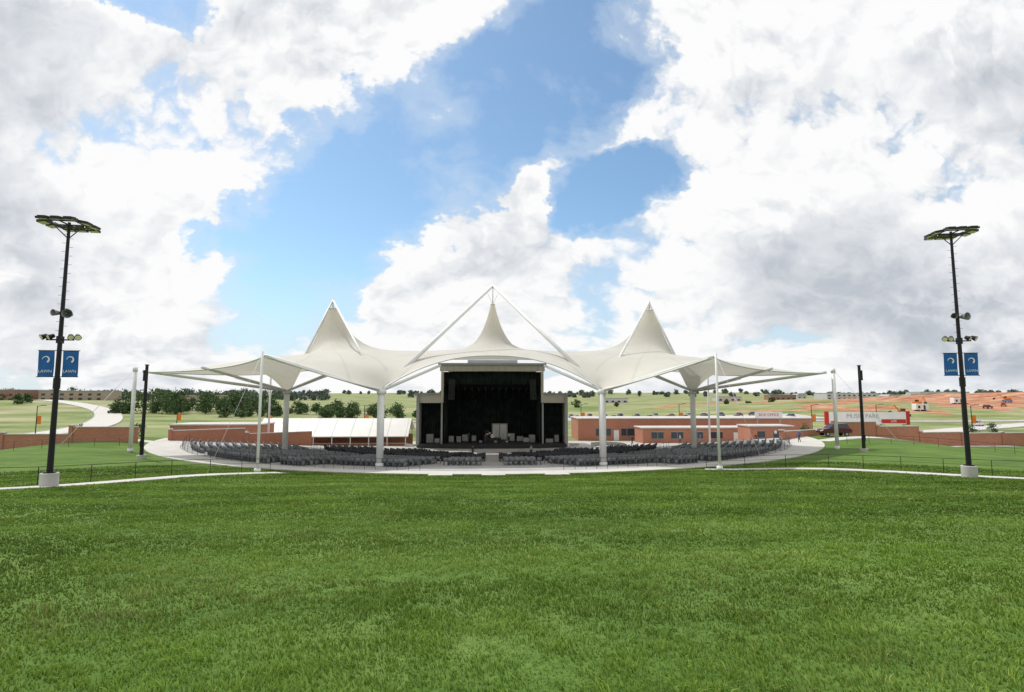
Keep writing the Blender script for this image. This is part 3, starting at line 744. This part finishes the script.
def excavator(x, y, rot):
    e_ = empty("excavator", (x, y, h(x, y)), rot); b = MB()
    for s in (-1, 1): b.prism([(-2.2, .25), (-1.9, 0), (1.9, 0), (2.2, .25), (2.2, .7), (1.9, .95), (-1.9, .95), (-2.2, .7)], s*1.2-.3, s*1.2+.3, 1)
    b.box(-1.9, 1.5, -1.3, 1.3, 1.1, 2.2, 0); b.box(.2, 1.6, .2, 1.3, 2.21, 3.2, 2)
    b.tube((1.2, -.3, 1.9), (4.2, -.3, 4.8), .28, .2, 8); b.tube((4.2, -.3, 4.8), (6.2, -.3, 2.2), .2, .15, 8)
    b.prism([(5.9, 2.2), (6.6, 2.1), (6.9, 1.2), (6.0, 1.0), (5.6, 1.5)], -.8, .2, 1); b.obj("body", [M_orange, M_dark, M_glass], e_, bevel=.03)
for a in ((215, 262, .4), (330, 330, 2.5), (170, 215, 3.3)): excavator(*a)
for (x, y) in ((198, 240), (252, 280), (310, 290)):
    b = MB(); z = h(x, y); b.prism([(x-3, z+.5), (x+3, z+.5), (x+3, z+3), (x+2.8, z+3.2), (x-2.8, z+3.2), (x-3, z+3)], y-1.3, y+1.3, 0); b.box(x-2, x-1, y-1.34, y-1.305, z+1.2, z+2.4, 1); b.box(x+.6, x+1.5, y-1.34, y-1.305, z+.6, z+2.6, 1)
    for s in (-1.6, 1.6): b.tube((x+s, y-1.2, z+.4), (x+s, y+1.2, z+.4), .4, n=12, mi=2)
    b.obj("site_trailer", [M_white, M_glass, M_rubber])

# ------------------------------------------------------------------ distant buildings
def dist_building(x, y, w, d, hh, m, rot=0, gable=False, name="distant_building"):
    e_ = empty(name, (x, y, h(x, y)-.5), rot); b = MB(); b.box(-w/2, w/2, -d/2, d/2, 0, hh); b.obj("walls", [m], e_)
    b = MB()
    if gable: b.prism([(-w/2-.5, hh+.01), (-w/2+d*.2, hh+d*.22), (w/2-d*.2, hh+d*.22), (w/2+.5, hh+.01)], -d/2-.5, d/2+.5)
    else: b.box(-w/2-.3, w/2+.3, -d/2-.3, d/2+.3, hh+.01, hh+.6)
    b.obj("roof", [M_greyclad], e_); b = MB(); k = max(2, int(w/6))
    for f in range(max(1, int(hh/3.6))):
        for i in range(k):
            cx = -w/2+(i+.5)*w/k; b.box(cx-1.3, cx+1.3, -d/2-.08, -d/2-.01, 1.2+f*3.5, 2.8+f*3.5)
    b.obj("windows", [M_glass], e_)
M_tan = mat("tan_wall", (.36, .29, .23), .8, .08, .3); M_farbrick = mat("far_brick", (.28, .17, .13), .85, .1, .3); M_farwhite = mat("far_white", (.50, .50, .49), .7, .08, .3)
for a in ((-395, 430, 70, 30, 9, M_farbrick, 0), (-330, 440, 46, 24, 8, M_tan, .1), (-480, 560, 80, 30, 8, M_farwhite, 0), (-300, 560, 50, 22, 7, M_tan, 0),
          (420, 620, 60, 25, 8, M_farwhite, 0), (520, 600, 50, 25, 8, M_tan, 0), (620, 720, 70, 25, 10, M_farwhite, 0), (250, 560, 26, 14, 5, M_farwhite, 0), (330, 600, 30, 14, 6, M_farbrick, 0), (120, 520, 24, 12, 5, M_farwhite, 0), (700, 640, 60, 25, 8, M_farbrick, 0)):
    dist_building(*a)
for i in range(12): dist_building(420+i*26+random.uniform(-5, 5), 700+random.uniform(-60, 60), 15, 11, 5, random.choice([M_tan, M_farwhite, M_farbrick]), random.uniform(-.4, .4), True, "distant_house")
for i in range(7): dist_building(-700+i*45+random.uniform(-5, 5), 760+random.uniform(-60, 60), 18, 12, 5, random.choice([M_tan, M_farwhite]), random.uniform(-.4, .4), True, "distant_house")

# ------------------------------------------------------------------ trees
TS = [0]
def tree_mass(name, trees, leaf, m, per=34):
    TS[0] += 1
    V_, A = [], []; tb = MB(); Rr = np.random.RandomState(50+TS[0])
    for (x, y, ht, w) in trees:
        z = h(x, y); top = (x, y, z+ht*.75); tb.tube((x, y, z-.5), top, ht*.03, ht*.01, 6, 0)
        for k in range(4):
            a = k*1.6+Rr.rand(); tb.tube((x, y, z+ht*(.3+.1*k)), (x+math.cos(a)*w*.35, y+math.sin(a)*w*.35, z+ht*(.5+.1*k)), ht*.014, ht*.005, 5, 0)
        nc = Rr.randint(12, 18)
        cth = Rr.rand(nc)*6.28; cr = np.sqrt(Rr.rand(nc)); cz = Rr.rand(nc)
        prof = np.sin(np.clip(cz*.85+.15, 0, 1)*math.pi)**.6
        cc_ = np.stack([x+np.cos(cth)*cr*w*.42*prof, y+np.sin(cth)*cr*w*.42*prof, z+ht*(.12+.8*cz)], -1)
        cs = w*(.10+.10*Rr.rand(nc)); cb = Rr.rand(nc)
        P_ = np.repeat(cc_, per, 0)+Rr.normal(0, 1, (nc*per, 3))*np.repeat(cs, per)[:, None]*np.array([1, 1, .75])*.8
        P_[:, 2] = np.maximum(P_[:, 2], z+ht*.03)
        K = len(P_); a1 = Rr.normal(0, 1, (K, 3)); a1 /= np.linalg.norm(a1, axis=1)[:, None]; a2 = np.cross(a1, Rr.normal(0, 1, (K, 3))); a2 /= np.linalg.norm(a2, axis=1)[:, None]
        s = leaf*(.6+.8*Rr.rand(K))[:, None]
        V_.append(np.stack([P_-a1*s, P_-a2*s*.6, P_+a1*s, P_+a2*s*.6], 1).reshape(-1, 3)); A.append(np.repeat(np.clip(np.repeat(cb, per)*.6+.4*Rr.rand(K), 0, 1), 4))
    Vv = np.concatenate(V_); Fq = np.arange(len(Vv)).reshape(-1, 4)
    o = np_mesh(name, Vv, [Fq], [m], {"rnd": np.concatenate(A)}); tb.obj("trunks", [M_bark], o)
def line(n, x0, x1, y0, y1, h0, h1):
    return [(random.uniform(x0, x1), random.uniform(y0, y1), hh_, hh_*random.uniform(.8, 1.4)) for hh_ in [random.uniform(h0, h1) for _ in range(n)]]
tree_mass("distant_tree_row", line(40, -185, -118, 262, 305, 5, 12), .5, M_leaf)
tree_mass("distant_tree_row", line(60, -120, -20, 230, 285, 2.5, 7), .42, M_leaf)
tree_mass("distant_tree_row", line(5, 60, 200, 330, 420, 3, 6), .5, M_leaf)
tree_mass("distant_tree_row", line(22, -430, -200, 330, 520, 4, 8), .6, M_leaf)
cl_ = []
for i in range(14):
    cx_ = random.uniform(-1150, 1250); cl_ += line(random.randint(3, 9), cx_-60, cx_+60, 900, 1050, 6, 13)
tree_mass("distant_tree_row", cl_, 1.5, M_leaf_hazed, 20)
tree_mass("distant_tree_row", line(230, -2200, 2400, 1700, 2000, 8, 17), 2.4, M_leaf_hazed, 18)
tree_mass("distant_tree_row", line(90, -860, -220, 600, 760, 7, 15), 1.1, M_leaf_hazed, 22)
tree_mass("distant_tree_row", line(18, 450, 850, 680, 840, 6, 11), 1.1, M_leaf_hazed, 22)
for (x, y) in ((-62, 96), (-75, 100), (62, 104), (96, 104), (-58, 110), (108, 112)):
    tree_mass("young_tree", [(x, y, random.uniform(3, 4.2), 2.4)], .14, M_leaf, 40)

# ------------------------------------------------------------------ people
def person(x, y, z, rot, shirt, pants, walk=.0, hgt=1.75):
    P_ = [(0, 0, .95, .15), (0, 0, 1.15, .13), (0, .0, 1.36, .155), (0, .0, 1.50, .06), (0, .01, 1.60, .095), (0, .01, 1.69, .085),
          (.19, 0, 1.40, .06), (.25, -.03-walk*.3, 1.13, .045), (.25, .08-walk*.3, .90, .033), (.25, .10-walk*.3, .80, .035),
          (-.19, 0, 1.40, .06), (-.25, -.03+walk*.3, 1.13, .045), (-.25, .08+walk*.5, .92, .033), (-.25, .10+walk*.6, .82, .035),
          (.1, 0, .86, .10), (.11, .04+walk*.5, .48, .065), (.11, walk*.6, .09, .045), (.11, .15+walk*.6, .04, .04),
          (-.1, 0, .86, .10), (-.11, .02-walk*.3, .48, .065), (-.11, -walk*.8, .09, .045), (-.11, .14-walk*.8, .04, .04)]
    Ed = [(0, 1), (1, 2), (2, 3), (3, 4), (4, 5), (2, 6), (6, 7), (7, 8), (8, 9), (2, 10), (10, 11), (11, 12), (12, 13), (0, 14), (14, 15), (15, 16), (16, 17), (0, 18), (18, 19), (19, 20), (20, 21)]
    me = bpy.data.meshes.new("person"); me.from_pydata([p[:3] for p in P_], Ed, []); o = bpy.data.objects.new("person", me); COL.objects.link(o)
    o.modifiers.new("skin", 'SKIN')
    for i, p in enumerate(P_):
        sv = me.skin_vertices[0].data[i]; sv.radius = (p[3], p[3]*(.72 if i in (0, 1, 2) else 1)); sv.use_root = (i == 0)
    s = o.modifiers.new("sub", 'SUBSURF'); s.levels = 1; s.render_levels = 2
    m, nt, bs = newmat("clothing"); tc = nt.nodes.new("ShaderNodeTexCoord"); sp = nt.nodes.new("ShaderNodeSeparateXYZ"); nt.links.new(tc.outputs["Object"], sp.inputs[0])
    r = nt.nodes.new("ShaderNodeValToRGB"); r.color_ramp.interpolation = 'CONSTANT'; e = r.color_ramp.elements
    st_ = [(0, (.03, .03, .03)), (.055, pants), (.52, shirt), (.755, (.45, .27, .19)), (.855, (.05, .03, .02))]
    while len(e) < len(st_): e.new(.5)
    for i, (p, c) in enumerate(st_): e[i].position = p; e[i].color = (*c, 1)
    nt.links.new(mth(nt, 'DIVIDE', sp.outputs[2], 2.0), r.inputs[0]); nt.links.new(r.outputs[0], bs.inputs["Base Color"]); bs.inputs["Roughness"].default_value = .8
    me.materials.append(m); o.location = (x, y, z); o.rotation_euler[2] = rot; k = hgt/1.78; o.scale = (k, k, k)
for (x, y, r_, s_, p_, w) in ((3.0, 97.2, 2.8, (.5, .5, .5), (.05, .06, .1), .2), (-4.2, 96.5, .8, (.03, .03, .03), (.03, .03, .03), .0), (-1.2, 95.2, 3.6, (.25, .05, .04), (.04, .05, .09), .25)):
    person(x, 95.0+(y-95)*.9, zf_+.01, r_, s_, p_, w)
for (x, y, r_, s_, p_, w) in ((34, 96, 1.2, (.55, .55, .55), (.05, .06, .1), .3), (38.5, 98, 4.2, (.05, .12, .35), (.25, .22, .17), .2), (46, 92, 2.2, (.5, .15, .05), (.03, .03, .03), .3), (49, 91, 5.2, (.6, .6, .58), (.05, .06, .1), .1),
                               (50.2, 91.6, 1.8, (.10, .10, .12), (.2, .18, .14), 0), (43.8, 75, .6, (.05, .12, .35), (.04, .04, .05), .3), (-33, 96, 3, (.5, .5, .5), (.05, .05, .06), .2), (25, 95, 1., (.03, .03, .03), (.03, .03, .03), .25), (-3, 82.9, .2, (.03, .03, .04), (.04, .05, .08), .2), (6, 82.8, 3.6, (.4, .4, .42), (.03, .03, .03), .0)):
    person(x, y, h(x, y)+.05, r_, s_, p_, w)

# ------------------------------------------------------------------ sky
SUN_EL = rad(58); SUN_AZ = rad(-50)
w = bpy.data.worlds.new("World"); scene.world = w; w.use_nodes = True; nt = w.node_tree; bg = nt.nodes["Background"]
try:
    w.cycles.sampling_method = 'MANUAL'; w.cycles.sample_map_resolution = 256
except Exception: pass
sky = nt.nodes.new("ShaderNodeTexSky"); sky.sky_type = 'NISHITA'; sky.sun_disc = False; sky.sun_elevation = SUN_EL; sky.sun_rotation = SUN_AZ
sky.dust_density = .8; sky.air_density = 1.0; sky.ozone_density = 1.8; sky.altitude = 300
STR = .14
tc = nt.nodes.new("ShaderNodeTexCoord"); sp = nt.nodes.new("ShaderNodeSeparateXYZ"); nt.links.new(tc.outputs["Generated"], sp.inputs[0])
m_ = lambda op, a, b=None, c=None, clamp=False: mth(nt, op, a, b, c, clamp)
yc = m_('MAXIMUM', m_('ABSOLUTE', sp.outputs[1]), .25)
U = m_('DIVIDE', sp.outputs[0], yc); W = m_('DIVIDE', m_('MAXIMUM', sp.outputs[2], -.02), yc)
Wp = m_('MULTIPLY', m_('POWER', m_('ADD', W, .06), .62), 1.5)
def vec(ou, ow):
    c = nt.nodes.new("ShaderNodeCombineXYZ"); nt.links.new(m_('ADD', U, ou), c.inputs[0]); nt.links.new(m_('ADD', Wp, ow), c.inputs[1]); return c.outputs[0]
def nzn(v, scale, det, rough, dist=0.):
    n = nt.nodes.new("ShaderNodeTexNoise"); n.noise_dimensions = '2D'; n.inputs["Scale"].default_value = scale; n.inputs["Detail"].default_value = det; n.inputs["Roughness"].default_value = rough; n.inputs["Distortion"].default_value = dist
    nt.links.new(v, n.inputs["Vector"]); return n
def nz(*a, **k): return nzn(*a, **k).outputs["Fac"]
def vor(v, scale):
    n = nt.nodes.new("ShaderNodeTexVoronoi"); n.voronoi_dimensions = '2D'; n.feature = 'F1'; n.inputs["Scale"].default_value = scale
    n.inputs["Detail"].default_value = 2; n.inputs["Roughness"].default_value = .6; n.inputs["Lacunarity"].default_value = 2.3
    nt.links.new(v, n.inputs["Vector"]); return n.outputs["Distance"]
# domain warp shared by the puffs and the gaps
wn = nzn(vec(7.3, 2.2), 3.4, 6, .60); ws = nt.nodes.new("ShaderNodeSeparateColor"); nt.links.new(wn.outputs["Color"], ws.inputs[0])
wu = m_('SUBTRACT', ws.outputs[0], .5); ww = m_('SUBTRACT', ws.outputs[1], .5)
Uh = m_('ADD', U, m_('MULTIPLY', wu, .34)); Wh = m_('ADD', W, m_('MULTIPLY', ww, .28))
def vvec(ou, ow):
    c = nt.nodes.new("ShaderNodeCombineXYZ"); nt.links.new(m_('ADD', m_('ADD', U, m_('MULTIPLY', wu, .22)), ou), c.inputs[0]); nt.links.new(m_('ADD', m_('ADD', Wp, m_('MULTIPLY', ww, .22)), ow), c.inputs[1]); return c.outputs[0]
def dens(ou, ow, det):
    return m_('ADD', nz(vec(ou, ow), 2.4, det, .53, .1), m_('MULTIPLY', m_('SUBTRACT', .42, vor(vvec(ou, ow), 8.5)), .16))
def blob(cu, cw, ru, rw, ang=0., soft=(1.25, .55), u=None, v=None):
    ca, sa = math.cos(ang), math.sin(ang); du = m_('SUBTRACT', u or U, cu); dw = m_('SUBTRACT', v or W, cw)
    a = m_('ADD', m_('MULTIPLY', du, ca/ru), m_('MULTIPLY', dw, sa/ru)); b_ = m_('ADD', m_('MULTIPLY', du, -sa/rw), m_('MULTIPLY', dw, ca/rw))
    return sstep(nt, m_('SQRT', m_('ADD', m_('MULTIPLY', a, a), m_('MULTIPLY', b_, b_))), soft[0], soft[1])
S_ = (1.3, .5)
hole = m_('MAXIMUM', blob(-.13, .48, .55, .185, math.atan2(.613, .714), S_, Uh, Wh), blob(.24, .40, .14, .085, .3, S_, Uh, Wh))
hole = m_('MAXIMUM', hole, m_('MULTIPLY', blob(-.72, .80, .18, .07, 0, S_, Uh, Wh), .9)); hole = m_('MAXIMUM', hole, blob(-.40, .27, .16, .12, 0, S_, Uh, Wh))
puff = blob(.11, .385, .11, .05, .5, (1.4, .2), Uh, Wh)
puff = m_('MAXIMUM', puff, blob(-.02, .20, .16, .10, 0., (1.4, .3), Uh, Wh))
front = sstep(nt, sp.outputs[1], -.05, .15)
cov = m_('ADD', m_('SUBTRACT', 1.0, m_('MULTIPLY', hole, front)), m_('MULTIPLY', puff, .7))
cov = m_('MINIMUM', cov, 1.15)
d0 = dens(0, 0, 9); ds = dens(0, 0, 4); d1 = dens(-.02, .045, 4); d2 = nz(vec(-.07, .13), 2.4, 3, .53, .1)
D = m_('ADD', m_('MULTIPLY', cov, .66), m_('MULTIPLY', m_('SUBTRACT', d0, .5), 1.3))
alpha = sstep(nt, D, .25, .41)
thick = sstep(nt, D, .36, .80)
big = nz(vec(3.1, 1.7), 1.6, 4, .5)
lit = m_('ADD', m_('MULTIPLY', m_('SUBTRACT', ds, d1), 1.25), m_('MULTIPLY', m_('SUBTRACT', ds, d2), .45))
lit = m_('ADD', lit, m_('MULTIPLY', m_('SUBTRACT', d0, ds), .7))
greyb = m_('MAXIMUM', blob(.82, .20, .66, .20, .1, (1.5, .1)), m_('MAXIMUM', m_('MULTIPLY', blob(-.98, .36, .36, .42, 0, (1.5, .1)), .75), m_('MULTIPLY', blob(.78, .58, .42, .13, .3, (1.5, .1)), .40)))
gr = m_('MULTIPLY', thick, m_('ADD', m_('MULTIPLY', greyb, .50), m_('MULTIPLY', sstep(nt, big, .42, .70), .15)))
val = m_('SUBTRACT', m_('ADD', .93, lit), gr)
cl_col = ramp(nt, val, [(.1, (.42, .46, .52)), (.42, (.54, .575, .63)), (.70, (.78, .805, .84)), (.90, (.98, .98, .98))])
sc_ = nt.nodes.new("ShaderNodeVectorMath"); sc_.operation = 'SCALE'; nt.links.new(cl_col, sc_.inputs[0]); sc_.inputs[3].default_value = 1/STR
haze = sstep(nt, W, .30, .0, 0., .6)
sk = mixc(nt, 1., sky.outputs[0], (1.02, 1.16, 1.12), 'MULTIPLY')
sk = mixc(nt, haze, sk, (.56/STR, .70/STR, .85/STR))
wisp = m_('MULTIPLY', sstep(nt, D, -.04, .28), .42)
sk = mixc(nt, wisp, sk, (.70/STR, .79/STR, .90/STR))
final = mixc(nt, alpha, sk, sc_.outputs[0])
nt.links.new(final, bg.inputs[0]); bg.inputs[1].default_value = STR

sun = bpy.data.lights.new("sun", 'SUN'); sun.energy = 3.0; sun.angle = rad(1.5); sun.color = (1, .96, .9)
so = bpy.data.objects.new("sun", sun); COL.objects.link(so)
sd = Vector((math.sin(SUN_AZ)*math.cos(SUN_EL), math.cos(SUN_AZ)*math.cos(SUN_EL), math.sin(SUN_EL)))
so.rotation_euler = sd.to_track_quat('Z', 'Y').to_euler()

cam = bpy.data.cameras.new("camera"); cam.sensor_width = 36; cam.lens = 530/1024*36; cam.clip_start = .1; cam.clip_end = 20000
co = bpy.data.objects.new("camera", cam); COL.objects.link(co); co.location = (0, 0, 0); co.rotation_euler = (rad(95.28), 0, rad(-2.1)); scene.camera = co
scene.view_settings.view_transform = 'Standard'; scene.view_settings.look = 'None'; scene.view_settings.exposure = 0
